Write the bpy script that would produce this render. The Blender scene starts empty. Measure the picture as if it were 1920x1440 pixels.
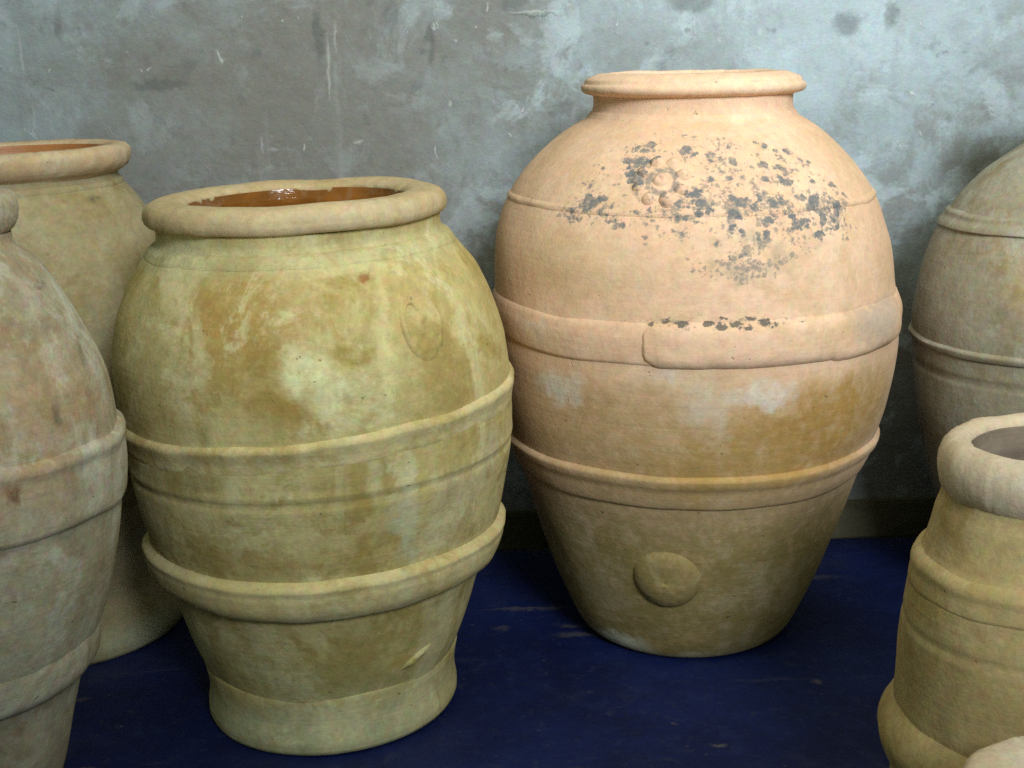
import bpy, math, random
from mathutils import Vector, Matrix, noise as mnoise

# ------------------------------------------------------------------ camera
scene = bpy.context.scene
cam_data = bpy.data.cameras.new("camera")
cam_data.sensor_width = 36.0
cam_data.lens = 45.0
cam_data.clip_start = 0.02
cam_data.clip_end = 60
cam = bpy.data.objects.new("camera", cam_data)
scene.collection.objects.link(cam)
P, ROLL = math.radians(14.5), math.radians(1.5)
fwd = Vector((0, math.cos(P), -math.sin(P)))
up0 = Vector((0, math.sin(P), math.cos(P)))
rt0 = Vector((1, 0, 0))
up = math.cos(ROLL) * up0 + math.sin(ROLL) * rt0
rt = math.cos(ROLL) * rt0 - math.sin(ROLL) * up0
M = Matrix((rt, up, -fwd)).transposed().to_4x4()
M.translation = Vector((0, 0, 0.95))
cam.matrix_world = M
scene.camera = cam

# ------------------------------------------------------------------ light
world = bpy.data.worlds.new("World")
scene.world = world
world.use_nodes = True
bg = world.node_tree.nodes["Background"]
bg.inputs[0].default_value = (0.82, 1.0, 0.74, 1)
bg.inputs[1].default_value = .27

def area_light(name, loc, target, sx, sy, power, color, spread=180):
    d = bpy.data.lights.new(name, 'AREA')
    d.shape = 'RECTANGLE'; d.size = sx; d.size_y = sy
    d.energy = power; d.color = color
    d.spread = math.radians(spread)
    o = bpy.data.objects.new(name, d)
    scene.collection.objects.link(o)
    o.location = loc
    o.rotation_euler = (Vector(target) - Vector(loc)).to_track_quat('-Z', 'Y').to_euler()
    return o
# daylight through the high window behind the photographer, and the dim pale ceiling over the jars
area_light("window_light", (1.15, -1.5, 2.5), (0.50, 2.3, 1.55), 1.0, 1.0, 32, (0.88, 0.95, 1.0), 60)
area_light("ceiling_light", (0.50, 0.95, 2.5), (0.25, 2.1, 0.8), 1.6, 1.3, 20, (1.0, 0.92, 0.68))

scene.view_settings.view_transform = 'Standard'
scene.view_settings.look = 'None'
scene.view_settings.exposure = 0
scene.view_settings.gamma = 1
scene.render.filter_size = 2.5
scene.cycles.use_denoising = False

# ------------------------------------------------------------------ helpers
col = scene.collection
rnd = random.Random(7)

def tag(o, label=None, cat=None, group=None, kind=None):
    if label: o['label'] = label
    if cat: o['category'] = cat
    if group: o['group'] = group
    if kind: o['kind'] = kind
    return o

def mesh_obj(name, verts, faces, mat, parent=None, smooth=True):
    me = bpy.data.meshes.new(name)
    me.from_pydata(verts, [], faces)
    me.update()
    if smooth:
        me.polygons.foreach_set("use_smooth", [True] * len(me.polygons))
    me.materials.append(mat)
    o = bpy.data.objects.new(name, me)
    col.objects.link(o)
    o.parent = parent
    return o

# ---- jar data: base position, yaw, lean, profile (height, radius), sideways drift (height, offset)
JARS = {
 'big': dict(base=(0.2915, 2.0446), yaw=8.12, lean=0.3,
   prof=[(0,.163),(.006,.172),(.018,.1815),(.05,.1985),(.10,.2195),(.15,.237),(.20,.2525),(.25,.267),(.30,.283),(.35,.299),(.40,.3115),(.45,.319),(.50,.3225),(.55,.322),(.60,.3175),(.65,.3125),(.70,.2990),(.74,.2805),(.78,.2510),(.81,.2205),(.83,.1955),(.842,.176),(.848,.1655),(.854,.159),(.862,.1565),(.872,.1555),(.882,.1565)],
   drift=[(0,-.0058),(.3,-.004),(.5,.0035),(.6,0),(.7,-.0055),(.8,-.006),(.86,-.003),(.9,-.003)]),
 'front': dict(base=(-0.2845, 1.7987), yaw=-8.99, lean=-.95,
   prof=[(0,.170),(.04,.178),(.085,.189),(.10,.1945),(.13,.2055),(.16,.2145),(.20,.2255),(.25,.2415),(.30,.2565),(.35,.2675),(.40,.2762),(.45,.2798),(.50,.2811),(.55,.2779),(.58,.2725),(.60,.2673),(.62,.2606),(.64,.2517),(.66,.2418),(.68,.2274),(.69,.2201),(.70,.2115),(.71,.2013),(.718,.196),(.728,.1955),(.735,.196)],
   drift=[(0,-.0015),(.1,.0018),(.18,.004),(.26,.009),(.34,.011),(.42,.0125),(.5,.0114),(.6,.0055),(.7,.004),(.76,.002)]),
 'left': dict(base=(-0.7384, 1.4303), yaw=-27.3, lean=3.85,
   prof=[(0,.124),(.05,.138),(.10,.152),(.15,.1645),(.20,.1750),(.236,.1830),(.25,.1910),(.30,.2075),(.35,.219),(.40,.2268),(.45,.2315),(.50,.2330),(.55,.2299),(.60,.2221),(.63,.2118),(.66,.1971),(.68,.1863),(.70,.1749),(.72,.1631),(.74,.1490),(.75,.138),(.757,.127),(.765,.121),(.775,.120)],
   drift=[(0,0),(.8,0)]),
 'rear': dict(base=(-0.79, 2.09), yaw=-20.76, lean=-.6,
   prof=[(0,.198),(.012,.200),(.03,.194),(.045,.174),(.06,.155),(.08,.1455),(.10,.1445),(.15,.149),(.20,.161),(.25,.177),(.30,.194),(.35,.210),(.40,.224),(.45,.235),(.50,.242),(.55,.2445),(.60,.240),(.65,.229),(.70,.211),(.72,.201),(.74,.188),(.75,.180),(.76,.171),(.768,.165),(.776,.163),(.785,.164)],
   drift=[(0,0),(.8,0)]),
 'right': dict(base=(0.985, 2.051), yaw=26.02, lean=-2.7,
   prof=[(0,.165),(.05,.1894),(.10,.2114),(.20,.2504),(.30,.2738),(.40,.2876),(.50,.2890),(.55,.2833),(.60,.2736),(.65,.2564),(.70,.2261),(.75,.1820),(.775,.146),(.79,.124),(.80,.110),(.815,.102),(.84,.100)],
   drift=[(0,0),(.8,0)]),
 'small': dict(base=(0.6183, 1.3482), yaw=24.64, lean=-2.2,
   prof=[(0,.166),(.05,.1695),(.10,.1725),(.15,.1735),(.20,.1695),(.25,.1650),(.30,.1600),(.35,.1515),(.38,.1435),(.40,.1335),(.42,.1275),(.44,.1230),(.455,.1180),(.465,.116)],
   drift=[(0,0),(.5,0)]),
 'corner': dict(base=(0.5053, 1.0176), yaw=26.4, lean=0,
   prof=[(0,.085),(.03,.093),(.08,.106),(.14,.116),(.20,.118),(.235,.112),(.255,.102),(.265,.098),(.272,.098)],
   drift=[(0,0),(.3,0)]),
}
def pchip(pts):
    xs=[p[0] for p in pts]; ys=[p[1] for p in pts]; n=len(xs)
    d=[(ys[i+1]-ys[i])/(xs[i+1]-xs[i]) for i in range(n-1)]
    m=[d[0]]+[0 if d[i-1]*d[i]<=0 else 2*d[i-1]*d[i]/(d[i-1]+d[i]) for i in range(1,n-1)]+[d[-1]]
    def f(x):
        if x<=xs[0]: return ys[0]
        if x>=xs[-1]: return ys[-1]
        i=0
        while x>xs[i+1]: i+=1
        h=xs[i+1]-xs[i]; t=(x-xs[i])/h
        return (ys[i]*(2*t**3-3*t**2+1)+h*m[i]*(t**3-2*t**2+t)+ys[i+1]*(-2*t**3+3*t**2)+h*m[i+1]*(t**3-t**2))
    return f


class Tree:
    """small helper for procedural materials in object space (metres)"""
    def __init__(self, name, rough=0.9, spec=0.25):
        self.cache = {}
        self.mat = bpy.data.materials.new(name)
        self.mat.use_nodes = True
        self.nt = self.mat.node_tree
        self.bsdf = self.nt.nodes["Principled BSDF"]
        self.bsdf.inputs["Roughness"].default_value = rough
        self.bsdf.inputs["Specular IOR Level"].default_value = spec
        self.co = self.nt.nodes.new("ShaderNodeTexCoord").outputs["Object"]
    def link(self, sock, val):
        if isinstance(val, (int, float)): sock.default_value = val
        elif isinstance(val, (tuple, list, Vector)):
            v = tuple(val)
            if len(sock.default_value) == 4 and len(v) == 3: v = v + (1,)
            sock.default_value = v
        else: self.nt.links.new(val, sock)
    def vmath(self, op, a, b=None):
        n = self.nt.nodes.new("ShaderNodeVectorMath"); n.operation = op
        self.link(n.inputs[0], a)
        if b is not None: self.link(n.inputs[1], b)
        return n.outputs["Value"] if op in ('LENGTH', 'DOT_PRODUCT') else n.outputs[0]
    def math(self, op, a, b=0.0, clamp=False):
        n = self.nt.nodes.new("ShaderNodeMath"); n.operation = op; n.use_clamp = clamp
        self.link(n.inputs[0], a); self.link(n.inputs[1], b)
        return n.outputs[0]
    def noise(self, scale, detail=4, rough=0.55, stretch=None, offset=(0, 0, 0), dist=0.0, color=False):
        v = self.co
        if stretch: v = self.vmath('MULTIPLY', v, stretch)
        if any(offset): v = self.vmath('ADD', v, offset)
        n = self.nt.nodes.new("ShaderNodeTexNoise")
        self.link(n.inputs["Vector"], v)
        n.inputs["Scale"].default_value = scale
        n.inputs["Detail"].default_value = detail
        n.inputs["Roughness"].default_value = rough
        n.inputs["Distortion"].default_value = dist
        return n.outputs["Color"] if color else n.outputs["Fac"]
    def step(self, v, lo, hi, smooth=True):
        n = self.nt.nodes.new("ShaderNodeMapRange")
        n.interpolation_type = 'SMOOTHSTEP' if smooth else 'LINEAR'
        self.link(n.inputs["Value"], v)
        self.link(n.inputs["From Min"], lo); self.link(n.inputs["From Max"], hi)
        return n.outputs["Result"]
    def mix(self, f, a, b, mode='MIX'):
        n = self.nt.nodes.new("ShaderNodeMix"); n.data_type = 'RGBA'; n.blend_type = mode
        self.link(n.inputs[0], f); self.link(n.inputs[6], a); self.link(n.inputs[7], b)
        return n.outputs[2]
    def blob(self, center, radii, amt=0.03, nscale=18, lo=0.6, hi=1.1, detail=3):
        """1 inside an uneven ellipsoid round a spot of the surface, 0 outside"""
        key = (round(nscale / 8), detail)
        if key not in self.cache:
            n1 = self.noise(max(3, key[0] * 8), detail + 2, .65, color=True, offset=(key[0], 3.1, 2))
            self.cache[key] = self.vmath('SUBTRACT', n1, (0.5, 0.5, 0.5))
        w = self.vmath('MULTIPLY', self.cache[key], (amt*3.2,)*3)
        v = self.vmath('ADD', self.co, w)
        v = self.vmath('DIVIDE', self.vmath('SUBTRACT', v, center), radii)
        return self.step(self.vmath('LENGTH', v), hi, lo)
    def spots(self, scale, amount, amt=.006, stretch=(1, 1, 1.25), soft=.16, offset=(0, 0, 0)):
        """uneven round growths of mixed size; amount (0..1) says how crowded and large they are"""
        w = self.vmath('MULTIPLY', self.vmath('SUBTRACT', self.noise(scale * 1.3, 4, .65, color=True, offset=offset), (.5, .5, .5)), (amt * 2,) * 3)
        v = self.vmath('ADD', self.vmath('MULTIPLY', self.vmath('ADD', self.co, w), stretch), offset)
        n = self.nt.nodes.new("ShaderNodeTexVoronoi")
        n.inputs["Scale"].default_value = scale
        self.link(n.inputs["Vector"], v)
        sep = self.nt.nodes.new("ShaderNodeSeparateColor")
        self.nt.links.new(n.outputs["Color"], sep.inputs[0])
        rad = self.math('SUBTRACT', self.math('MULTIPLY', amount, 1.15), sep.outputs[0])
        rad = self.math('MINIMUM', self.math('MULTIPLY', rad, .9), .72)
        return self.step(self.math('SUBTRACT', rad, n.outputs["Distance"]), -soft * .5, soft * .5)
    def finish(self, colour, height=None, bump=0.3, dist=0.01, rough=None):
        self.link(self.bsdf.inputs["Base Color"], colour)
        if rough is not None: self.link(self.bsdf.inputs["Roughness"], rough)
        if height is not None:
            b = self.nt.nodes.new("ShaderNodeBump")
            b.inputs["Strength"].default_value = bump
            b.inputs["Distance"].default_value = dist
            self.link(b.inputs["Height"], height)
            self.nt.links.new(b.outputs[0], self.bsdf.inputs["Normal"])
        return self.mat

def clay(name, c1, c2, c3, pale, seed=0.0, stains=(), lichen=None, pale_amt=0.4, streak_amt=0.5, grain=1.0):
    """fired clay: broad tone changes, run-down streaks, turning lines, pits, plus the jar's own stains"""
    t = Tree(name, rough=0.88, spec=0.22)
    off = (seed, seed * 1.7, seed * .6)
    base = t.mix(t.step(t.noise(5, 6, .65, offset=off, dist=.3), .40, .60), c1, c2)
    base = t.mix(t.math('MULTIPLY', t.step(t.noise(10, 7, .7, offset=off, dist=.4), .46, .62), .85), base, c3)
    brk = t.math('ADD', .6, t.math('MULTIPLY', t.step(t.noise(55, 5, .7, offset=(2, seed, 6)), .36, .56), .4))
    for (ctr, rad, colr, amt, namt, nsc) in stains:
        base = t.mix(t.math('MULTIPLY', t.math('MULTIPLY', t.blob(ctr, rad, namt, nsc, .35, 1.2), brk), amt), base, colr)
    # wash-down streaks and crusty pale bloom lie over the stains
    st = t.noise(8, 6, .65, stretch=(1, 1, .14), offset=off, dist=.25)
    stk = t.math('MULTIPLY', t.step(st, .49, .62), t.step(t.noise(5, 4, .6, offset=(seed, 2, 8)), .38, .58))
    base = t.mix(t.math('MULTIPLY', stk, streak_amt), base, pale)
    sd = t.noise(10, 5, .65, stretch=(1, 1, .13), offset=(seed + 9, 4, 1), dist=.25)
    base = t.mix(t.math('MULTIPLY', t.step(sd, .53, .66), streak_amt * .7), base, c3)
    cl = t.noise(9, 8, .74, offset=(seed + 4, 1, 2), dist=.5)
    base = t.mix(t.math('MULTIPLY', t.step(cl, .51, .62), pale_amt), base, pale)
    lines = t.noise(30, 3, .6, stretch=(.05, .05, 3.2), offset=off)
    fine = t.noise(170, 4, .7)
    mid = t.noise(48, 5, .65, offset=off)
    base = t.mix(.8 * grain, base, t.mix(fine, (.58, .57, .55), (1.36, 1.36, 1.34)), 'MULTIPLY')
    base = t.mix(.75 * grain, base, t.mix(mid, (.58, .56, .52), (1.38, 1.38, 1.34)), 'MULTIPLY')
    base = t.mix(.22 * grain, base, t.mix(lines, (.6, .6, .6), (1.36, 1.36, 1.36)), 'MULTIPLY')
    chroma = t.noise(85, 2, .5, color=True, offset=(seed, 9, 1))
    base = t.mix(.5 * grain, base, t.mix(1.0, (.5, .5, .5), chroma, 'ADD'), 'MULTIPLY')
    pits = t.step(t.noise(60, 3, .6, offset=(5, seed, 0)), .70, .76)
    base = t.mix(t.math('MULTIPLY', pits, .45), base, (.12, .09, .05))
    crack = t.step(t.noise(26, 6, .72, offset=(seed, 6, 2)), .60, .68)
    base = t.mix(t.math('MULTIPLY', crack, .30 * grain), base, c3)
    if lichen:
        base = lichen(t, base)
    h = t.math('ADD', t.math('MULTIPLY', fine, .25), t.math('MULTIPLY', mid, .5))
    h = t.math('ADD', h, t.math('MULTIPLY', lines, .28))
    h = t.math('SUBTRACT', h, t.math('MULTIPLY', pits, .5))
    return t.finish(base, h, .55, .004)

class Jar:
    def __init__(self, key, name, label, cat, group, seed):
        J = JARS[key]
        self.r = pchip(J['prof']); self.c = pchip(J['drift'])
        self.top = J['prof'][-1][0]; self.seed = seed
        self.root = bpy.data.objects.new(name, None)
        col.objects.link(self.root)
        a, l = math.radians(J['yaw']), math.radians(J['lean'])
        X = Vector((math.cos(a), -math.sin(a), 0)); Y = Vector((math.sin(a), math.cos(a), 0)); Z = Vector((0, 0, 1))
        Xl = X * math.cos(l) - Z * math.sin(l); Zl = Z * math.cos(l) + X * math.sin(l)
        m = Matrix((Xl, Y, Zl)).transposed().to_4x4()
        m.translation = Vector((J['base'][0], J['base'][1], 0.0))
        self.root.matrix_world = m
        self.root.empty_display_size = .1
        tag(self.root, label, cat, group)
    def wob(self, th, h):
        """hand-built unevenness of the wall"""
        d = Vector((math.sin(th) * 1.3, math.cos(th) * 1.3, h * 4 + self.seed * 3))
        e = Vector((math.sin(th) * 4, math.cos(th) * 4, h * 15 + self.seed))
        k = min(1.0, h / .05)
        return (.0045 * mnoise.noise(d) + .0016 * mnoise.noise(e)) * k
    def pt(self, th, h, off=0.0):
        r = self.r(h) + self.wob(th, h) + off
        return (self.c(h) + r * math.sin(th), -r * math.cos(th), h)
    def lathe(self, name, rows, mat, seg=128, closed=False, wob=True, fn=None):
        """rows of (height, radius) turned round the jar's axis"""
        V, Fc = [], []
        for (h, r) in rows:
            for i in range(seg):
                th = 2 * math.pi * i / seg
                w = self.wob(th, max(0, h)) if wob else 0
                hh, rr = (h, r) if fn is None else fn(th, h, r)
                V.append((self.c(h) + (rr + w) * math.sin(th), -(rr + w) * math.cos(th), hh))
        n = len(rows)
        for j in range(n if closed else n - 1):
            j2 = (j + 1) % n
            for i in range(seg):
                i2 = (i + 1) % seg
                Fc.append((j * seg + i, j * seg + i2, j2 * seg + i2, j2 * seg + i))
        return mesh_obj(name, V, Fc, mat, self.root)
    def body(self, mat, h0=0.0, h1=None, n=110, seg=144, grooves=()):
        h1 = h1 or self.top
        V, Fc = [], []
        for j in range(n + 1):
            h = h0 + (h1 - h0) * (j / n)
            for i in range(seg):
                th = 2 * math.pi * i / seg
                o = 0
                for (gh, gd, gw, tilt) in grooves:
                    x = (h - gh - tilt * math.sin(th)) / gw
                    o += gd * math.exp(-x * x)
                V.append(self.pt(th, h, o))
        for j in range(n):
            for i in range(seg):
                i2 = (i + 1) % seg
                Fc.append((j * seg + i, j * seg + i2, (j + 1) * seg + i2, (j + 1) * seg + i))
        b = len(V)
        V.append((self.c(h0), 0, h0 + .002))
        for i in range(seg): Fc.append((b, (i + 1) % seg, i))
        return mesh_obj("body", V, Fc, mat, self.root)
    def lining(self, mat, lip_r, lip_h, wall=.022, seg=96, n=60):
        """the inner face, from just under the lip down to the inner bottom"""
        rows = []
        for j in range(n + 1):
            h = lip_h + (.04 - lip_h) * j / n
            r = max(.02, self.r(min(h, self.top)) - wall)
            k = max(0, min(1, (self.top - .015 - h) / .06))
            r = lip_r * (1 - k) + r * k - .0035 * max(0, 1 - abs(h - lip_h + .022) / .020)
            rows.append((h, r))
        rows.append((.035, .01))
        return self.lathe("inner_glaze", rows, mat, seg, wob=False)
    def rim(self, rows, mat, seg=220, amp=.0015):
        def fn(th, h, r):
            e = Vector((math.sin(th) * 2.2, math.cos(th) * 2.2, self.seed + 8))
            f = Vector((math.sin(th) * 7, math.cos(th) * 7, h * 30))
            g = Vector((math.sin(th) * 16, math.cos(th) * 16, h * 90 + self.seed))
            q = mnoise.noise(g)
            chip = -.0035 * max(0, q - .42) / .3 + .0006 * q
            return h + amp * 1.2 * mnoise.noise(e) + .4 * chip, r + amp * 1.3 * mnoise.noise(e) + amp * .7 * mnoise.noise(f) + chip
        return self.lathe("rim", rows, mat, seg, closed=True, wob=False, fn=fn)
    def band(self, name, h0, h1, prof, mat, seg=160, tilt=0.0, phase=0.0, ripple=.0015):
        """a clay strip pressed round the body; prof is (share of height from the bottom, how far it stands proud)"""
        V, Fc = [], []
        p = pchip(prof); n = 18
        for j in range(n + 1):
            u = j / n
            for i in range(seg):
                th = 2 * math.pi * i / seg
                e = Vector((math.sin(th) * 3, math.cos(th) * 3, self.seed * 5 + h0 * 10 + u * .6))
                f = Vector((math.sin(th) * 9, math.cos(th) * 9, self.seed * 2 + h0 * 10 + u))
                dh = tilt * math.sin(th + phase) + ripple * 2 * mnoise.noise(e)
                h = h0 + (h1 - h0) * u + dh
                V.append(self.pt(th, h, p(u) + ripple * mnoise.noise(f) * min(1, 5 * u * (1 - u))))
        for j in range(n):
            for i in range(seg):
                i2 = (i + 1) % seg
                Fc.append((j * seg + i, j * seg + i2, (j + 1) * seg + i2, (j + 1) * seg + i))
        return mesh_obj(name, V, Fc, mat, self.root)
    def patch(self, name, th0, h0, ru, rv, prof, mat, parent=None, rings=10, seg=36, rot=0.0, rough=.0008, inner=0.0):
        """a round or oval lump on the wall; prof(share of radius, angle) is its height"""
        V, Fc = [], []
        R = self.r(h0)
        slope = (self.r(h0 + .01) - self.r(h0 - .01)) / .02
        k = 1 / math.sqrt(1 + slope * slope)
        for j in range(rings + 1):
            s = inner + (1 - inner) * j / rings
            for i in range(seg):
                a = 2 * math.pi * i / seg
                x, y = s * ru * math.cos(a), s * rv * math.sin(a)
                x, y = x * math.cos(rot) - y * math.sin(rot), x * math.sin(rot) + y * math.cos(rot)
                h = h0 + y * k
                th = th0 + x / R
                o = prof(s, a)
                if s < 1: o += rough * mnoise.noise(Vector((x * 90, y * 90, self.seed + 2)))
                # stand out along the wall's own normal
                p = Vector(self.pt(th, h)); nn = Vector((math.sin(th), -math.cos(th), -slope)).normalized()
                V.append(tuple(p + nn * o))
        for j in range(rings):
            for i in range(seg):
                i2 = (i + 1) % seg
                Fc.append((j * seg + i, (j + 1) * seg + i, (j + 1) * seg + i2, j * seg + i2))
        return mesh_obj(name, V, Fc, mat, parent or self.root)

def dome(hgt, p=2.2, sink=-.003):
    return lambda s, a: hgt * max(0, 1 - s ** p) ** .6 + sink * (s ** 6)

def D(x): return math.radians(x)

# ------------------------------------------------------------------ setting
def grid(name, origin, ux, uy, nx, ny, fn, mat, parent=None):
    V, Fc = [], []
    for j in range(ny + 1):
        for i in range(nx + 1):
            V.append(tuple(Vector(origin) + Vector(ux) * (i / nx) + Vector(uy) * (j / ny) + fn(i / nx, j / ny)))
    for j in range(ny):
        for i in range(nx):
            a = j * (nx + 1) + i
            Fc.append((a, a + 1, a + nx + 2, a + nx + 1))
    return mesh_obj(name, V, Fc, mat, parent)

def box(name, lo, hi, mat, parent=None, bev=.003):
    import bmesh
    bm = bmesh.new()
    bmesh.ops.create_cube(bm, size=1)
    for v in bm.verts:
        v.co = Vector([(lo[k] + hi[k]) / 2 + v.co[k] * (hi[k] - lo[k]) for k in range(3)])
    bmesh.ops.bevel(bm, geom=bm.edges[:], offset=bev, segments=2, affect='EDGES')
    me = bpy.data.meshes.new(name); bm.to_mesh(me); bm.free()
    me.materials.append(mat)
    o = bpy.data.objects.new(name, me); col.objects.link(o); o.parent = parent
    return o

def wall_material():
    t = Tree("wall_plaster", rough=.85, spec=.2)
    a, b = (.30, .355, .375), (.205, .215, .205)
    c = t.mix(t.step(t.noise(2.2, 7, .66, dist=.5), .40, .60), a, b)
    c = t.mix(t.math('MULTIPLY', t.step(t.noise(6, 8, .74, offset=(5, 0, 3), dist=.4), .46, .58), .75), c, (.185, .185, .168))
    c = t.mix(t.math('MULTIPLY', t.step(t.noise(8, 7, .7, offset=(1, 0, 8), dist=.4), .51, .62), .6), c, (.44, .51, .54))
    # the stained darker field left of the big jar, and a paler, bluer one to its upper right
    c = t.mix(t.math('MULTIPLY', t.blob((-.45, 0, .80), (.62, 1, .42), .22, 4, .3, 1.2, 6), .65), c, (.205, .19, .165))
    c = t.mix(t.math('MULTIPLY', t.blob((.62, 0, 1.10), (.62, 1, .30), .22, 4, .3, 1.2, 6), .7), c, (.43, .51, .55))
    c = t.mix(t.math('MULTIPLY', t.blob((-1.0, 0, 1.1), (.35, 1, .5), .15, 5, .3, 1.2, 6), .55), c, (.36, .42, .45))
    # soot-like blotches, denser towards the top
    sp = t.step(t.noise(15, 5, .62, dist=.35), .56, .70)
    dn = t.step(t.noise(3.2, 3, .5, offset=(3, 0, 7)), .36, .56)
    c = t.mix(t.math('MULTIPLY', t.math('MULTIPLY', sp, dn), .58), c, (.13, .135, .13))
    sp2 = t.step(t.noise(34, 4, .6, offset=(8, 0, 2)), .60, .70)
    c = t.mix(t.math('MULTIPLY', t.math('MULTIPLY', sp2, t.step(t.noise(4, 3, .5, offset=(1, 0, 4)), .45, .6)), .5), c, (.12, .125, .12))
    # run-down marks and trowel scratches
    rn = t.noise(9, 5, .6, stretch=(1, 1, .10), dist=.2)
    c = t.mix(t.math('MULTIPLY', t.step(rn, .55, .72), .38), c, (.20, .195, .17))
    rn2 = t.noise(12, 4, .6, stretch=(1, 1, .09), offset=(4, 0, 1))
    c = t.mix(t.math('MULTIPLY', t.step(rn2, .60, .74), .25), c, (.46, .49, .49))
    # pale chips
    ch = t.step(t.noise(42, 3, .5, stretch=(1, 1, .7), offset=(2, 0, 9), dist=.8), .70, .745)
    c = t.mix(t.math('MULTIPLY', ch, .5), c, (.58, .60, .57))
    for (x, z, rx, rz, k) in ((.055, 1.021, .05, .0022, .8), (-.315, .945, .0035, .05, .7), (-.30, .985, .003, .03, .6), (-.315, .90, .0025, .03, .5),
                              (-.27, .80, .012, .004, .8), (-.445, .80, .003, .02, .7), (-.425, .79, .012, .003, .6), (-.86, .97, .003, .05, .6), (-.85, .86, .003, .035, .5),
                              (.462, .975, .005, .008, .8), (.39, .965, .004, .005, .7), (.50, .96, .003, .01, .5), (-.10, .865, .004, .006, .8), (.12, 1.03, .008, .004, .7)):
        c = t.mix(t.math('MULTIPLY', t.blob((x, 0, z), (rx, 1, rz), .004, 60, .1, 1.3, 2), k * .5), c, (.58, .60, .56))
    for (x, z, rx, rz, k) in ((.055, 1.014, .055, .002, .6), (-.33, .985, .010, .05, .55), (-.13, .985, .010, .028, .6), (-.13, .945, .008, .02, .5), (.62, .985, .03, .022, .5), (.70, 1.0, .016, .03, .45),
                              (-.62, .91, .06, .012, .5), (.34, 1.03, .05, .02, .5), (.02, 1.04, .03, .02, .5), (-.2, 1.02, .02, .03, .4)):
        c = t.mix(t.math('MULTIPLY', t.blob((x, 0, z), (rx, 1, rz), .012, 40, .5, 1.2, 4), k), c, (.10, .105, .10))
    c = t.mix(1.0, c, (.86, .88, .90), 'MULTIPLY')
    fine = t.noise(210, 4, .7)
    mid = t.noise(38, 5, .65)
    c = t.mix(.45, c, t.mix(fine, (.62, .62, .62), (1.34, 1.34, 1.34)), 'MULTIPLY')
    c = t.mix(.40, c, t.mix(mid, (.62, .62, .6), (1.34, 1.34, 1.32)), 'MULTIPLY')
    chroma = t.noise(70, 2, .5, color=True)
    c = t.mix(.25, c, t.mix(1.0, (.5, .5, .5), chroma, 'ADD'), 'MULTIPLY')
    h = t.math('ADD', t.math('MULTIPLY', fine, .3), t.math('ADD', t.math('MULTIPLY', mid, 1.2), t.math('MULTIPLY', ch, .4)))
    h = t.math('ADD', h, t.math('MULTIPLY', t.noise(11, 6, .7, stretch=(.5, 1, 1.3), dist=.6), .7))
    return t.finish(c, h, .42, .006)

def floor_material():
    t = Tree("blue_floor_paint", rough=.62, spec=.3)
    c = t.mix(t.step(t.noise(3, 5, .6), .38, .64), (.0018, .0064, .054), (.0042, .0130, .086))
    c = t.mix(t.math('MULTIPLY', t.step(t.noise(9, 6, .65, offset=(3, 1, 0)), .5, .7), .6), c, (.0018, .0045, .030))
    # scuffs, dust and flecks of plaster
    sc = t.step(t.noise(16, 5, .65, stretch=(.35, 1.5, 1), offset=(1, 4, 0), dist=.4), .60, .72)
    c = t.mix(t.math('MULTIPLY', sc, .30), c, (.06, .065, .10))
    du = t.step(t.noise(5, 6, .7, offset=(9, 2, 0)), .52, .75)
    c = t.mix(t.math('MULTIPLY', du, .13), c, (.12, .125, .14))
    c = t.mix(t.math('MULTIPLY', t.step(t.noise(22, 6, .7, offset=(4, 4, 0)), .50, .66), .35), c, (.010, .022, .095))
    c = t.mix(t.math('MULTIPLY', t.step(t.noise(40, 5, .7, offset=(7, 1, 0)), .56, .68), .25), c, (.045, .05, .075))
    fl = t.step(t.noise(75, 3, .5, stretch=(.8, 1.2, 1)), .71, .75)
    c = t.mix(t.math('MULTIPLY', fl, .35), c, (.13, .12, .11))
    for (x, y, rx, ry, k) in ((.02, 2.095, .085, .007, .55), (.10, 1.985, .04, .012, .55), (-.03, 2.02, .015, .010, .4), (.09, 2.02, .02, .006, .5), (.28, 1.62, .012, .006, .6), (-.60, 1.60, .03, .006, .45),
                              (.46, 1.80, .01, .008, .4), (.17, 1.52, .05, .012, .3), (-.68, 1.80, .015, .006, .4), (.55, 2.2, .06, .01, .35)):
        c = t.mix(t.math('MULTIPLY', t.blob((x, y, 0), (rx, ry, 1), .012, 50, .1, 1.3, 4), k * .85), c, (.16, .14, .11))
    fine = t.noise(190, 4, .7)
    c = t.mix(.6, c, t.mix(fine, (.5, .5, .5), (1.45, 1.45, 1.45)), 'MULTIPLY')
    chroma = t.noise(95, 2, .5, color=True)
    c = t.mix(.5, c, t.mix(1.0, (.5, .5, .5), chroma, 'ADD'), 'MULTIPLY')
    h = t.math('ADD', t.math('MULTIPLY', fine, .3), t.noise(26, 5, .6))
    return t.finish(c, h, .4, .006)

def skirting_material():
    t = Tree("old_skirting_cement", rough=.9, spec=.15)
    c = t.mix(t.step(t.noise(7, 5, .6, stretch=(.4, 1, 1.5)), .38, .64), (.055, .055, .028), (.095, .088, .055))
    c = t.mix(t.math('MULTIPLY', t.step(t.noise(24, 4, .6), .55, .7), .5), c, (.03, .028, .016))
    fine = t.noise(160, 4, .7)
    c = t.mix(.6, c, t.mix(fine, (.5, .5, .5), (1.45, 1.45, 1.45)), 'MULTIPLY')
    return t.finish(c, fine, .4, .004)

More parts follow.
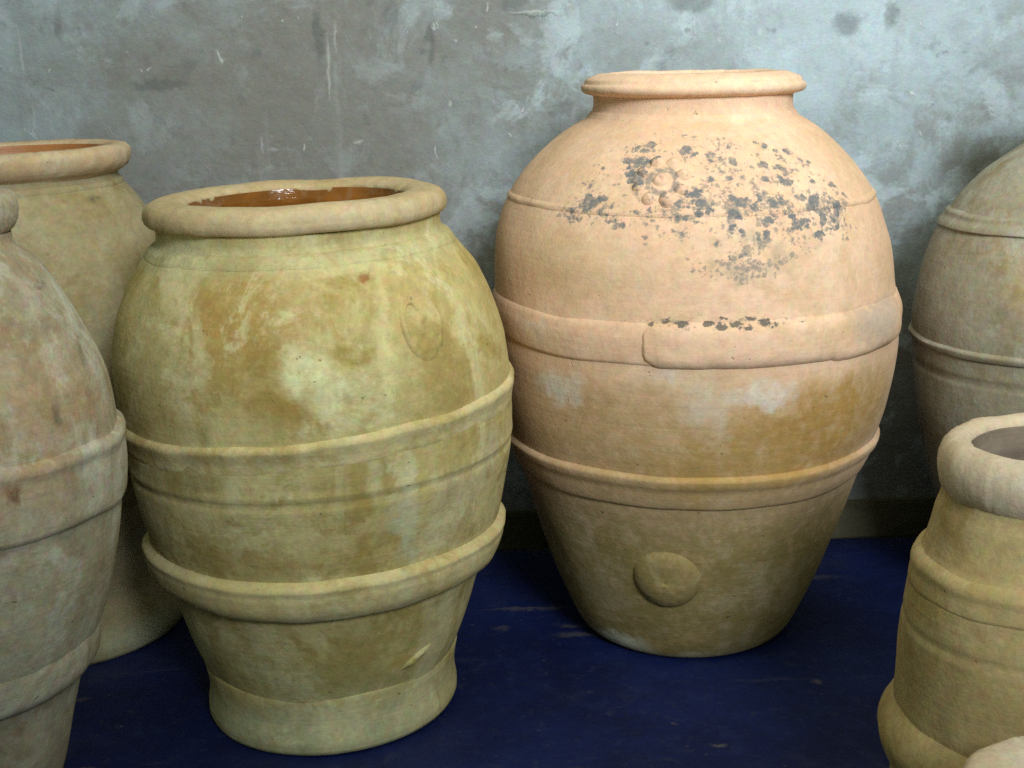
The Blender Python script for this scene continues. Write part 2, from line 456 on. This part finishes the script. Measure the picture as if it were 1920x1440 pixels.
flm = floor_material()
fl = grid("floor", (-3.5, -3.6, 0), (7, 0, 0), (0, 6.3, 0), 180, 160,
          lambda u, v: Vector((0, 0, .0022 * mnoise.noise(Vector((u * 26, v * 22, 3))) + .001 * mnoise.noise(Vector((u * 80, v * 70, 1))) - .003)), flm)
tag(fl, "dark blue painted floor with pale scuffs under the jars", kind="structure")

WALL_Y, WALL_S = 2.380, .02
wm = wall_material()
def wall_fn(u, v):
    x = -3.5 + 7 * u
    return Vector((0, .006 * mnoise.noise(Vector((u * 14, v * 6, 1))) + .003 * mnoise.noise(Vector((u * 50, v * 20, 4))), 0))
wl = grid("wall", (0, 0, 0), (7, 0, 0), (0, 0, 2.9), 240, 100, lambda u, v: wall_fn(u, v), wm)
for v in wl.data.vertices: v.co.x -= 3.5
wl.data.update()
wl.location = (0, WALL_Y, 0); wl.rotation_euler = (0, 0, math.atan(WALL_S))
tag(wl, "stained grey blue plaster wall behind the jars", kind="structure")
sk = box("skirting", (-3.5, -.016, .0), (3.5, .012, .076), skirting_material(), wl, .004)

# ------------------------------------------------------------------ clays
def big_lichen(t, base):
    """black growth scattered on the shoulder, thickest right of the rosette and along the ridge"""
    sm = 8
    parts = [((-.06, -.235, .785), (.075, .10, .045), .03, .9), ((.0, -.26, .735), (.06, .10, .035), .02, 1.0), ((.065, -.26, .742), (.045, .08, .035), .02, 1.0),
             ((.15, -.23, .735), (.075, .10, .050), .03, 1.0), ((-.10, -.26, .727), (.065, .08, .022), .02, .8), ((.08, -.24, .765), (.17, .14, .05), .04, .72),
             ((.02, -.26, .755), (.27, .2, .065), .05, .62), ((-.02, -.22, .80), (.16, .12, .03), .03, .66), ((-.15, -.24, .725), (.07, .1, .03), .03, .7), ((.20, -.21, .72), (.05, .1, .05), .03, .85), ((.06, -.22, .80), (.16, .12, .03), .03, .6), ((.07, -.285, .70), (.16, .1, .03), .03, .62), ((-.04, -.20, .82), (.08, .08, .02), .02, .5)]
    reg = None
    for (ctr, rad, am, k) in parts:
        b_ = t.math('MULTIPLY', t.blob(ctr, rad, am, 16, .45, 1.15), k)
        reg = b_ if reg is None else t.math('MAXIMUM', reg, b_)
    crown = None
    for (ctr, rr) in (((-.064, -.203, .812), .024), ((-.010, -.214, .803), .020), ((-.004, -.264, .744), .020), ((-.090, -.222, .792), .022), ((-.050, -.262, .732), .016), ((.06, -.262, .744), .022)):
        b_ = t.blob(ctr, (rr, rr * 2, rr * .8), .012, 40, .35, 1.1)
        crown = b_ if crown is None else t.math('MAXIMUM', crown, b_)
    low = t.blob((.075, -.30, .675), (.13, .12, .05), .03, 16, .2, 1.15)
    bandr = t.blob((.05, -.32, .583), (.15, .1, .012), .012, 24, .5, 1.2)
    endr = t.blob((.275, -.18, .565), (.06, .09, .030), .03, 16, .4, 1.2)
    clear = t.math('SUBTRACT', 1.0, t.math('MULTIPLY', t.blob((-.037, -.242, .771), (.036, .05, .034), .006, 24, .6, 1.1), .75))
    patchy = t.step(t.noise(24, 4, .6, offset=(3, 3, 3)), .40, .56)
    reg = t.math('MULTIPLY', reg, clear)
    m1 = t.spots(62, t.math('MAXIMUM', t.math('MULTIPLY', crown, 1.05), t.math('MULTIPLY', reg, t.math('ADD', .50, t.math('MULTIPLY', patchy, .60)))), .010, soft=.3)
    m2 = t.spots(125, t.math('MULTIPLY', t.math('MAXIMUM', reg, t.math('MULTIPLY', low, .9)), t.math('ADD', .50, t.math('MULTIPLY', patchy, .60))), .006, soft=.25, offset=(2, 5, 1))
    fineq = t.math('MAXIMUM', t.math('MULTIPLY', reg, .95), t.math('MAXIMUM', t.math('MULTIPLY', low, .85), t.math('MULTIPLY', bandr, .8)))
    m4 = t.spots(230, t.math('MULTIPLY', fineq, t.math('ADD', .42, t.math('MULTIPLY', patchy, .48))), .003, soft=.3, offset=(7, 2, 3))
    m3 = t.spots(75, t.math('MULTIPLY', bandr, .66), .008, (.7, .7, 1.5), .2, (5, 1, 3))
    base = t.mix(t.math('MULTIPLY', endr, .55), base, (.26, .25, .23))
    base = t.mix(t.math('MULTIPLY', t.math('MULTIPLY', low, t.step(t.noise(30, 4, .6, offset=(7, 7, 7)), .42, .66)), .5), base, (.30, .26, .19))
    base = t.mix(t.math('MULTIPLY', m4, .5), base, (.22, .19, .15))
    base = t.mix(t.math('MULTIPLY', m2, .62), base, (.19, .18, .16))
    base = t.mix(t.math('MULTIPLY', m1, t.math('ADD', .6, t.math('MULTIPLY', t.step(t.noise(120, 3, .6), .35, .6), .3))), base, (.12, .135, .145))
    dd = t.vmath('LENGTH', t.vmath('DIVIDE', t.vmath('SUBTRACT', t.vmath('ADD', t.co, t.vmath('MULTIPLY', t.vmath('SUBTRACT', t.noise(60, 4, .6, color=True), (.5, .5, .5)), (.012, .012, .012))), (-.042, -.25, .771)), (1, 5, .80)))
    groove = t.math('MULTIPLY', t.math('MULTIPLY', t.step(dd, .0125, .0165), t.step(dd, .0265, .0215)), t.step(t.noise(70, 3, .6), .36, .52))
    base = t.mix(t.math('MULTIPLY', groove, .7), base, (.15, .155, .15))
    return t.mix(t.math('MULTIPLY', m3, .85), base, (.085, .085, .08))

CL_BIG = clay("peach_terracotta", (.68, .445, .30), (.73, .495, .35), (.62, .415, .255), (.73, .63, .51), seed=1.3, pale_amt=.15, streak_amt=.15, grain=.55,
    stains=[((0, -.2, .40), (.5, .5, .12), (.46, .31, .15), .9, .05, 8), ((0, -.2, .10), (.5, .5, .24), (.33, .25, .095), 1.0, .05, 8), ((0, -.2, .09), (.5, .5, .25), (.275, .212, .078), .95, .04, 16),
            ((.20, -.24, .42), (.20, .18, .085), (.40, .235, .07), 1.0, .05, 12),
            ((.04, -.29, .365), (.15, .12, .06), (.42, .265, .085), .85, .05, 12),
            ((-.195, -.255, .475), (.050, .06, .026), (.66, .60, .52), .85, .03, 22),
            ((.10, -.306, .475), (.055, .05, .024), (.66, .60, .54), .75, .03, 22),
            ((.02, -.32, .465), (.04, .04, .045), (.64, .56, .46), .55, .03, 22),
            ((-.23, -.22, .555), (.05, .06, .018), (.62, .54, .44), .55, .03, 22),
            ((-.115, -.16, .022), (.075, .06, .022), (.62, .62, .48), .9, .02, 25),
            ((.0, -.175, .004), (.16, .06, .012), (.55, .52, .38), .6, .02, 25),
            ((-.03, -.32, .51), (.02, .03, .02), (.64, .58, .5), .6, .02, 25),
            ((-.15, -.25, .66), (.12, .12, .06), (.56, .40, .22), .5, .05, 9),
            ((0, 0, .90), (.25, .25, .04), (.74, .52, .37), .85, .02, 10)],
    lichen=big_lichen)

CL_FRONT = clay("yellow_green_terracotta", (.475, .39, .17), (.56, .48, .24), (.335, .25, .075), (.66, .61, .37), seed=4.1, pale_amt=.55, streak_amt=.55, grain=.75,
    stains=[((-.07, -.25, .635), (.13, .12, .08), (.37, .245, .075), 1.0, .06, 8), ((-.045, -.26, .565), (.06, .10, .07), (.34, .235, .07), .95, .04, 12), ((-.20, -.17, .58), (.05, .12, .11), (.47, .42, .225), .8, .05, 12), ((.10, -.25, .57), (.045, .1, .11), (.50, .44, .215), .85, .04, 12),
            ((-.15, -.23, .56), (.05, .1, .10), (.37, .26, .09), .6, .07, 8),
            ((.175, -.225, .545), (.055, .08, .06), (.33, .245, .085), .9, .03, 14),
            ((.13, -.22, .64), (.06, .08, .06), (.50, .385, .17), .6, .04, 12),
            ((-.16, -.21, .435), (.06, .08, .035), (.29, .225, .075), .85, .03, 16),
            ((.06, -.27, .435), (.07, .08, .028), (.34, .285, .11), .75, .03, 16),
            ((.19, -.19, .43), (.04, .08, .03), (.34, .275, .10), .6, .03, 16),
            ((-.004, -.272, .575), (.040, .06, .032), (.68, .66, .39), 1.0, .014, 26),
            ((.036, -.274, .545), (.044, .06, .036), (.68, .65, .38), 1.0, .014, 26),
            ((.055, -.272, .515), (.028, .05, .03), (.56, .53, .27), .9, .018, 26),
            ((.062, -.268, .59), (.03, .04, .014), (.30, .24, .07), .85, .012, 30),
            ((.080, -.213, .679), (.009, .03, .006), (.26, .10, .03), .9, .006, 40),
            ((.11, -.245, .35), (.022, .08, .10), (.50, .52, .36), .65, .03, 16),
            ((.18, -.19, .36), (.05, .08, .07), (.43, .37, .27), .6, .04, 14),
            ((-.05, -.26, .33), (.10, .1, .03), (.35, .25, .08), .6, .05, 12),
            ((.10, -.24, .27), (.10, .1, .03), (.36, .27, .10), .5, .04, 12),
            ((.02, -.235, .250), (.07, .06, .014), (.42, .265, .09), .7, .02, 22),
            ((-.105, -.25, .425), (.013, .08, .055), (.58, .53, .30), .8, .008, 40), ((.072, -.262, .43), (.014, .08, .05), (.58, .53, .31), .75, .008, 40), ((.12, -.24, .415), (.011, .08, .06), (.58, .54, .33), .75, .008, 40), ((.235, -.13, .42), (.02, .08, .05), (.56, .52, .37), .6, .012, 30), ((-.21, -.16, .42), (.025, .08, .04), (.55, .5, .27), .6, .012, 30), ((.098, -.255, .60), (.014, .08, .09), (.60, .53, .28), .75, .010, 36), ((-.13, -.235, .60), (.012, .08, .07), (.58, .52, .28), .7, .010, 36), ((.0, -.275, .478), (.3, .3, .010), (.60, .53, .26), .6, .008, 40),
            ((-.13, -.2, .250), (.06, .08, .018), (.40, .27, .09), .6, .02, 22),
            ((0, -.2, .13), (.3, .3, .05), (.35, .32, .125), .6, .05, 10),
            ((.112, -.165, .135), (.05, .05, .022), (.46, .34, .10), .7, .02, 24),
            ((-.05, -.19, .03), (.3, .3, .055), (.44, .455, .29), .85, .03, 14),
            ((0, 0, .705), (.3, .3, .028), (.42, .44, .28), .7, .02, 14)])

CL_FRONT_BAND = clay("front_band_clay", (.57, .475, .235), (.62, .53, .29), (.42, .32, .12), (.56, .52, .33), seed=3.3, pale_amt=.45, streak_amt=.5, grain=.75)
CL_RIM = clay("front_rim_clay", (.47, .36, .205), (.52, .41, .25), (.42, .315, .16), (.54, .47, .33), seed=2.2, pale_amt=.4, streak_amt=.1, grain=.7)
CL_LEFT = clay("greyish_tan_terracotta", (.42, .37, .29), (.49, .45, .37), (.33, .26, .165), (.56, .56, .49), seed=7.7, pale_amt=.6, streak_amt=.95, grain=.95,
    stains=[((.10, -.21, .60), (.13, .14, .10), (.42, .28, .145), .6, .07, 9),
            ((.16, -.17, .42), (.05, .1, .12), (.29, .25, .15), .55, .05, 12),
            ((.10, -.18, .36), (.05, .1, .13), (.43, .43, .33), .6, .05, 12),
            ((.083, -.218, .515), (.009, .03, .014), (.17, .075, .04), .85, .008, 40),
            ((.178, -.09, .655), (.006, .03, .05), (.16, .13, .08), .6, .008, 40),
            ((.14, -.10, .72), (.012, .03, .009), (.10, .08, .06), .7, .008, 40),
            ((.14, -.17, .585), (.007, .03, .02), (.17, .13, .09), .7, .008, 40)])
CL_REAR = clay("dull_tan_terracotta", (.33, .275, .155), (.38, .32, .20), (.28, .22, .10), (.41, .39, .29), seed=9.4, pale_amt=.35, streak_amt=.35, grain=.8,
    stains=[((.11, -.12, .745), (.018, .04, .007), (.08, .07, .06), .8, .01, 40), ((-.02, -.17, .745), (.02, .04, .008), (.16, .2, .17), .6, .01, 40),
            ((.12, -.15, .02), (.12, .12, .03), (.40, .43, .30), .7, .02, 16)])
CL_REAR_RIM = clay("rear_rim_clay", (.50, .36, .22), (.55, .43, .29), (.46, .32, .18), (.55, .50, .40), seed=5.4, pale_amt=.4, streak_amt=.1, grain=.7)
CL_RIGHT = clay("weathered_brown_terracotta", (.31, .28, .205), (.365, .34, .275), (.265, .205, .11), (.43, .43, .38), seed=12.6, pale_amt=.45, streak_amt=.35, grain=.85,
    stains=[((-.25, -.13, .56), (.06, .10, .14), (.44, .42, .37), .6, .05, 12), ((-.12, -.25, .55), (.02, .05, .03), (.22, .18, .12), .6, .02, 30),
            ((-.06, -.25, .60), (.08, .1, .08), (.44, .31, .115), .6, .06, 10)])
CL_SMALL = clay("buff_terracotta", (.46, .355, .175), (.50, .395, .21), (.38, .275, .11), (.52, .46, .31), seed=15.2, pale_amt=.25, streak_amt=.25, grain=.8)
CL_SMALL_RIM = clay("pale_pink_rim_clay", (.56, .45, .33), (.62, .52, .41), (.52, .41, .28), (.66, .62, .55), seed=17.2, pale_amt=.35, streak_amt=.1, grain=.6)

def glaze(name, c1, c2, rough):
    t = Tree(name, rough=rough, spec=.5)
    c = t.mix(t.step(t.noise(9, 5, .6), .38, .64), c1, c2)
    rid = t.noise(34, 3, .6, stretch=(.06, .06, 2.2))
    c = t.mix(.5, c, t.mix(rid, (.55, .55, .55), (1.4, 1.4, 1.4)), 'MULTIPLY')
    dust = t.step(t.noise(28, 6, .7), .52, .66)
    c = t.mix(t.math('MULTIPLY', dust, .35), c, t.mix(.5, c1, (.30, .27, .22)))
    n = t.math('ADD', t.noise(60, 4, .6), t.math('MULTIPLY', rid, 1.2))
    return t.finish(c, n, .25, .004)
GLAZE = glaze("amber_glaze", (.27, .10, .015), (.15, .055, .008), .14)
GLAZE_DULL = glaze("orange_inside", (.42, .17, .05), (.32, .12, .03), .5)
INSIDE_PALE = glaze("dusty_grey_brown_inside", (.25, .195, .145), (.16, .12, .085), .9)
INSIDE = glaze("dusty_brown_inside", (.22, .16, .12), (.15, .10, .075), .85)

# ------------------------------------------------------------------ big jar
GR = "terracotta oil jars along the wall"
j = Jar('big', "oil_jar", "tallest peach terracotta jar with a flower rosette and black spots on its shoulder", "jar", GR, 1.0)
j.body(CL_BIG, n=150, seg=168)
j.rim([(.8790, .150), (.8815, .1575), (.8840, .1670), (.888, .1725), (.8945, .1738), (.8980, .1712), (.9002, .1672), (.9035, .1678), (.907, .1640), (.911, .154), (.9142, .145), (.915, .139), (.912, .1345), (.903, .1335), (.879, .137)], CL_BIG)
j.lining(INSIDE, .1325, .9075)
j.band("neck_ring", .846, .860, [(0, -.002), (.3, .002), (.6, .003), (1, -.002)], CL_BIG, ripple=.0004)
j.band("shoulder_ridge", .722, .738, [(0, -.003), (.3, .0010), (.6, .0026), (.8, .0014), (1, -.003)], CL_BIG, ripple=.0012)
j.band("band", .519, .584, [(0, -.004), (.06, .0025), (.3, .0050), (.55, .0060), (.8, .004), (.93, .0015), (1, -.003)], CL_BIG, ripple=.002)
j.band("lower_band", .294, .354, [(0, -.004), (.05, .003), (.3, .005), (.55, .0055), (.72, .0085), (.86, .0085), (.95, .003), (1, -.003)], CL_BIG, ripple=.0012)
def overlap():
    """the end of the band's clay strip laid over its own start: a rounded tongue"""
    V, Fc = [], []
    nu, nv = 110, 16
    tha, thb, R = D(-13.6), D(74), .322
    for a in range(nu + 1):
        u = a / nu; u = u * u * (.35 + .65 * u) if u < 1 else 1
        th = tha + (thb - tha) * u
        d = (th - tha) * R
        lo, hi = .5155, .5865
        rr = (hi - lo) / 2
        if th > D(37): lo -= .0045 * min(1, (th - D(37)) / D(1.5)) * max(0, 1 - (th - D(37)) / D(40))
        mid = (lo + hi) / 2; half = (hi - lo) / 2
        if d < rr: half *= math.sqrt(max(0, 1 - (1 - d / rr) ** 2))
        fade = max(0, min(1, (thb - th) / D(8)))
        edge = min(1, d / .012) ** .7
        lump = .010 * math.exp(-((th - D(62)) / D(9)) ** 2)
        for b in range(nv + 1):
            v = b / nv * 2 - 1
            h = mid + v * half + .0015 * mnoise.noise(Vector((th * 5, v, 3)))
            o = (.0095 + lump * (1 - v * v)) * (1 - abs(v) ** 4) * edge + .0012 * mnoise.noise(Vector((th * 14, v * 2, 7)))
            o = o * (.25 + .75 * fade) - .004 * (1 - edge) - .004 * (abs(v) ** 9)
            V.append(j.pt(th, h, o))
    for a in range(nu):
        for b in range(nv):
            k = a * (nv + 1) + b
            Fc.append((k, k + nv + 1, k + nv + 2, k + 1))
    return mesh_obj("band_end", V, Fc, CL_BIG, j.root)
tag(overlap(), "rounded end of the clay strip lapped over the band")
tag(j.patch("boss", D(-6.4), .166, .0565, .058, lambda s, a: .0075 * (1 - s ** 4.5) + .0045 * (1 - s * s) * (1.0 - .5 * math.sin(a)) - .004 * s ** 9, CL_BIG, rings=16, seg=48), "round flat knob near the foot")
# rosette: a centre button in a ring, and petals round it
ros = j.patch("rosette", D(-8.5), .771, .047, .049, lambda s, a: .0042 * (1 - s ** 2.5) - .002 * s ** 8 + .0008 * math.sin(a * 3 + s * 5), CL_BIG, rings=14, seg=48, rough=.002)
j.patch("flower_centre", D(-8.5), .771, .0140, .0140, lambda s, a: .0080 * max(0, 1 - s ** 2.6) ** .8 + .0025 * (1 - s) - .0012 * s ** 6 - .003 * max(0, 1 - s * 2.4), CL_BIG, ros, rings=10, seg=26, rough=.0016)
Rr, kk = j.r(.771), 1 / math.sqrt(1 + ((j.r(.781) - j.r(.761)) / .02) ** 2)
for i in range(8):
    a = 2 * math.pi * (i + .4) / 8
    q = 1 + .15 * rnd.uniform(-1, 1)
    hh = .0058 + .0022 * rnd.random()
    j.patch("petal", D(-8.5) + .0305 * math.cos(a) / Rr, .771 + .0315 * math.sin(a) * kk, (.0126 * q), .0142 * q,
            lambda s, a, hh=hh: hh * max(0, 1 - s ** 2.2) ** .9 - .0022 * s ** 6 + .0030 * (1 - s), CL_BIG, ros, rings=7, seg=22, rot=a - math.pi / 2, rough=.0022)

# ------------------------------------------------------------------ front jar
j = Jar('front', "oil_jar", "squat yellow green terracotta jar with wide rolled rim and amber glazed mouth", "jar", GR, 2.0)
j.body(CL_FRONT, n=150, seg=168, grooves=[(.404, -.0035, .0045, .003), (.41, .0015, .008, .003)])
j.rim([(.7345, .190), (.7355, .1985), (.7375, .2045), (.7415, .2078), (.748, .2092), (.755, .2085), (.7615, .2060), (.7670, .2005), (.7702, .191), (.7712, .179), (.7702, .167), (.7670, .1575), (.7630, .1525), (.7595, .1510), (.750, .1535), (.7345, .160)], CL_RIM, amp=.0028)
j.lining(GLAZE, .1506, .7600, wall=.026)
j.band("neck_ring", .692, .714, [(0, -.004), (.18, .0006), (.45, .0028), (.7, .0048), (.86, .0030), (1, -.004)], CL_FRONT, ripple=.0010)
j.band("band", .448, .492, [(0, -.003), (.10, -.0002), (.40, .0020), (.62, .0046), (.75, .0060), (.88, .0040), (1, -.003)], CL_FRONT_BAND, tilt=.015, ripple=.0022)
j.band("lower_band", .226, .294, [(0, -.012), (.03, .002), (.12, .0125), (.35, .0175), (.6, .0165), (.72, .0145), (.80, .0148), (.90, .009), (1, -.003)], CL_FRONT_BAND, tilt=-.002, ripple=.0022)
def foot_fn(th, h, r):
    e = Vector((math.sin(th) * 2.5, math.cos(th) * 2.5, h * 12 + 4))
    return h + .003 * mnoise.noise(e) * min(1, h / .03), r + .0022 * mnoise.noise(e)
j.lathe("foot", [(.094, .186), (.091, .1895), (.086, .1905), (.07, .1875), (.05, .185), (.035, .186), (.02, .1885), (.008, .1885), (.002, .186), (0.0, .180), (0, .12)], CL_FRONT, 144, wob=False, fn=foot_fn)
# a worn oval seal in low relief on the shoulder
seal = j.patch("seal", D(33.5), .615, .034, .052, lambda s, a: .0035 * max(0, 1 - ((s - .86) / .13) ** 2) * (.5 + .5 * math.sin(a * 2 + 1)) * 1.2 + .0018 * (1 - s ** 4) - .0015 * s ** 10, CL_FRONT, rings=16, seg=48, rough=.0022)
j.patch("scroll", D(31), .632, .014, .017, lambda s, a: .0058 * max(0, 1 - ((s - .7) / .28) ** 2) * (.15 + .85 * max(0, math.sin(a * .5 + .9)) ** 1.5) - .0006, CL_FRONT, seal, rings=10, seg=24)
j.patch("scroll", D(36), .598, .013, .016, lambda s, a: .0055 * max(0, 1 - ((s - .7) / .28) ** 2) * (.15 + .85 * max(0, math.sin(a * .5 + 2.2)) ** 1.5) - .0006, CL_FRONT, seal, rings=10, seg=24)
j.patch("chip", D(34), .128, .030, .008, lambda s, a: .004 * (1 - s ** 3) - .0015 * s ** 8, CL_FRONT, rings=8, seg=24, rot=.55, rough=.003)

# ------------------------------------------------------------------ left jar
j = Jar('left', "oil_jar", "greyish tan jar with wide raised band, cut by the left picture edge", "jar", GR, 3.0)
j.body(CL_LEFT, n=140, seg=160)
j.rim([(.7690, .115), (.7745, .119), (.779, .1235), (.787, .1270), (.798, .1282), (.810, .1272), (.8175, .1235), (.8210, .117), (.8195, .108), (.8150, .1015), (.807, .100), (.787, .102), (.769, .104)], CL_LEFT, amp=.002)
j.lining(INSIDE, .0985, .808)
j.band("band", .455, .548, [(0, -.004), (.025, .0045), (.12, .0062), (.5, .0058), (.76, .0052), (.86, .0085), (.93, .0078), (1, -.003)], CL_LEFT, ripple=.0025)
j.band("lower_band", .238, .300, [(0, -.006), (.05, .0065), (.2, .0085), (.55, .0055), (.9, .0002), (1, -.003)], CL_LEFT, ripple=.002)

# ------------------------------------------------------------------ rear left jar
j = Jar('rear', "oil_jar", "dull tan jar by the wall behind the two left jars, orange inside its mouth", "jar", GR, 4.0)
j.body(CL_REAR, n=130, seg=144)
j.rim([(.772, .158), (.778, .163), (.782, .172), (.788, .181), (.797, .1865), (.808, .1885), (.816, .187), (.822, .181), (.824, .172), (.822, .162), (.818, .1535), (.80, .155), (.772, .155)], CL_REAR_RIM, amp=.002)
j.lining(GLAZE_DULL, .1515, .8175)
j.band("neck_ring", .756, .772, [(0, -.004), (.3, .0015), (.6, .0040), (.85, .002), (1, -.004)], CL_REAR, ripple=.0006)
j.band("band", .30, .345, [(0, -.004), (.15, .006), (.6, .009), (.9, .004), (1, -.003)], CL_REAR, ripple=.002)

# ------------------------------------------------------------------ rear right jar
j = Jar('right', "oil_jar", "weathered brown jar with thin raised rings by the wall, cut by the right picture edge", "jar", GR, 5.0)
j.body(CL_RIGHT, n=140, seg=160, grooves=[(.444, -.003, .0035, .0)])
j.rim([(0.8360, 0.0950), (0.8420, 0.1000), (0.8470, 0.1080), (0.8550, 0.1125), (0.8660, 0.1135), (0.8750, 0.1110), (0.8800, 0.1040), (0.8790, 0.0950), (0.8720, 0.0885), (0.8550, 0.0890), (0.8360, 0.0900)], CL_RIGHT, amp=.002)
j.lining(INSIDE, .0865, .870)
j.band("shoulder_band", .667, .697, [(0, -.004), (.1, .005), (.35, .006), (.6, .004), (.82, .0055), (1, -.003)], CL_RIGHT, ripple=.0015)
j.band("band", .478, .497, [(0, -.003), (.2, .003), (.6, .005), (1, -.003)], CL_RIGHT, ripple=.0015)

# ------------------------------------------------------------------ small jar at the right
j = Jar('small', "tall_pot", "small buff terracotta pot with thick pale rolled rim at the right front", "pot", "small terracotta pots at the right front", 6.0)
j.body(CL_SMALL, n=120, seg=144, grooves=[(.309, -.0018, .004, .0)])
j.rim([(0.4550, 0.1110), (0.4610, 0.1145), (0.4660, 0.1190), (0.4750, 0.1225), (0.4870, 0.1240), (0.5000, 0.1225), (0.5120, 0.1180), (0.5200, 0.1105), (0.5225, 0.1010), (0.5205, 0.0935), (0.5165, 0.0885), (0.5110, 0.0865), (0.4850, 0.0880), (0.4550, 0.0910)], CL_SMALL_RIM, amp=.002)
j.lining(INSIDE_PALE, .0855, .5115, wall=.018)
j.band("band", .350, .394, [(0, -.003), (.08, .0008), (.45, .0022), (.7, .0048), (.86, .0040), (1, -.003)], CL_SMALL, ripple=.0012)
j.band("lower_band", .115, .205, [(0, -.004), (.1, .003), (.3, .0105), (.5, .0145), (.72, .0105), (.9, .003), (1, -.003)], CL_SMALL, ripple=.0015)

# ------------------------------------------------------------------ pot in the lower right corner
j = Jar('corner', "low_pot", "low pot of which only the pale rim shows in the lower right corner", "pot", "small terracotta pots at the right front", 7.0)
j.body(CL_SMALL, n=70, seg=120)
j.rim([(.266, .093), (.270, .099), (.276, .105), (.284, .107), (.291, .105), (.295, .099), (.296, .092), (.2965, .080), (.2955, .068), (.293, .060), (.288, .0555), (.28, .056), (.266, .060)], CL_SMALL_RIM, amp=.0015)
j.lining(INSIDE, .0545, .2895, wall=.014)
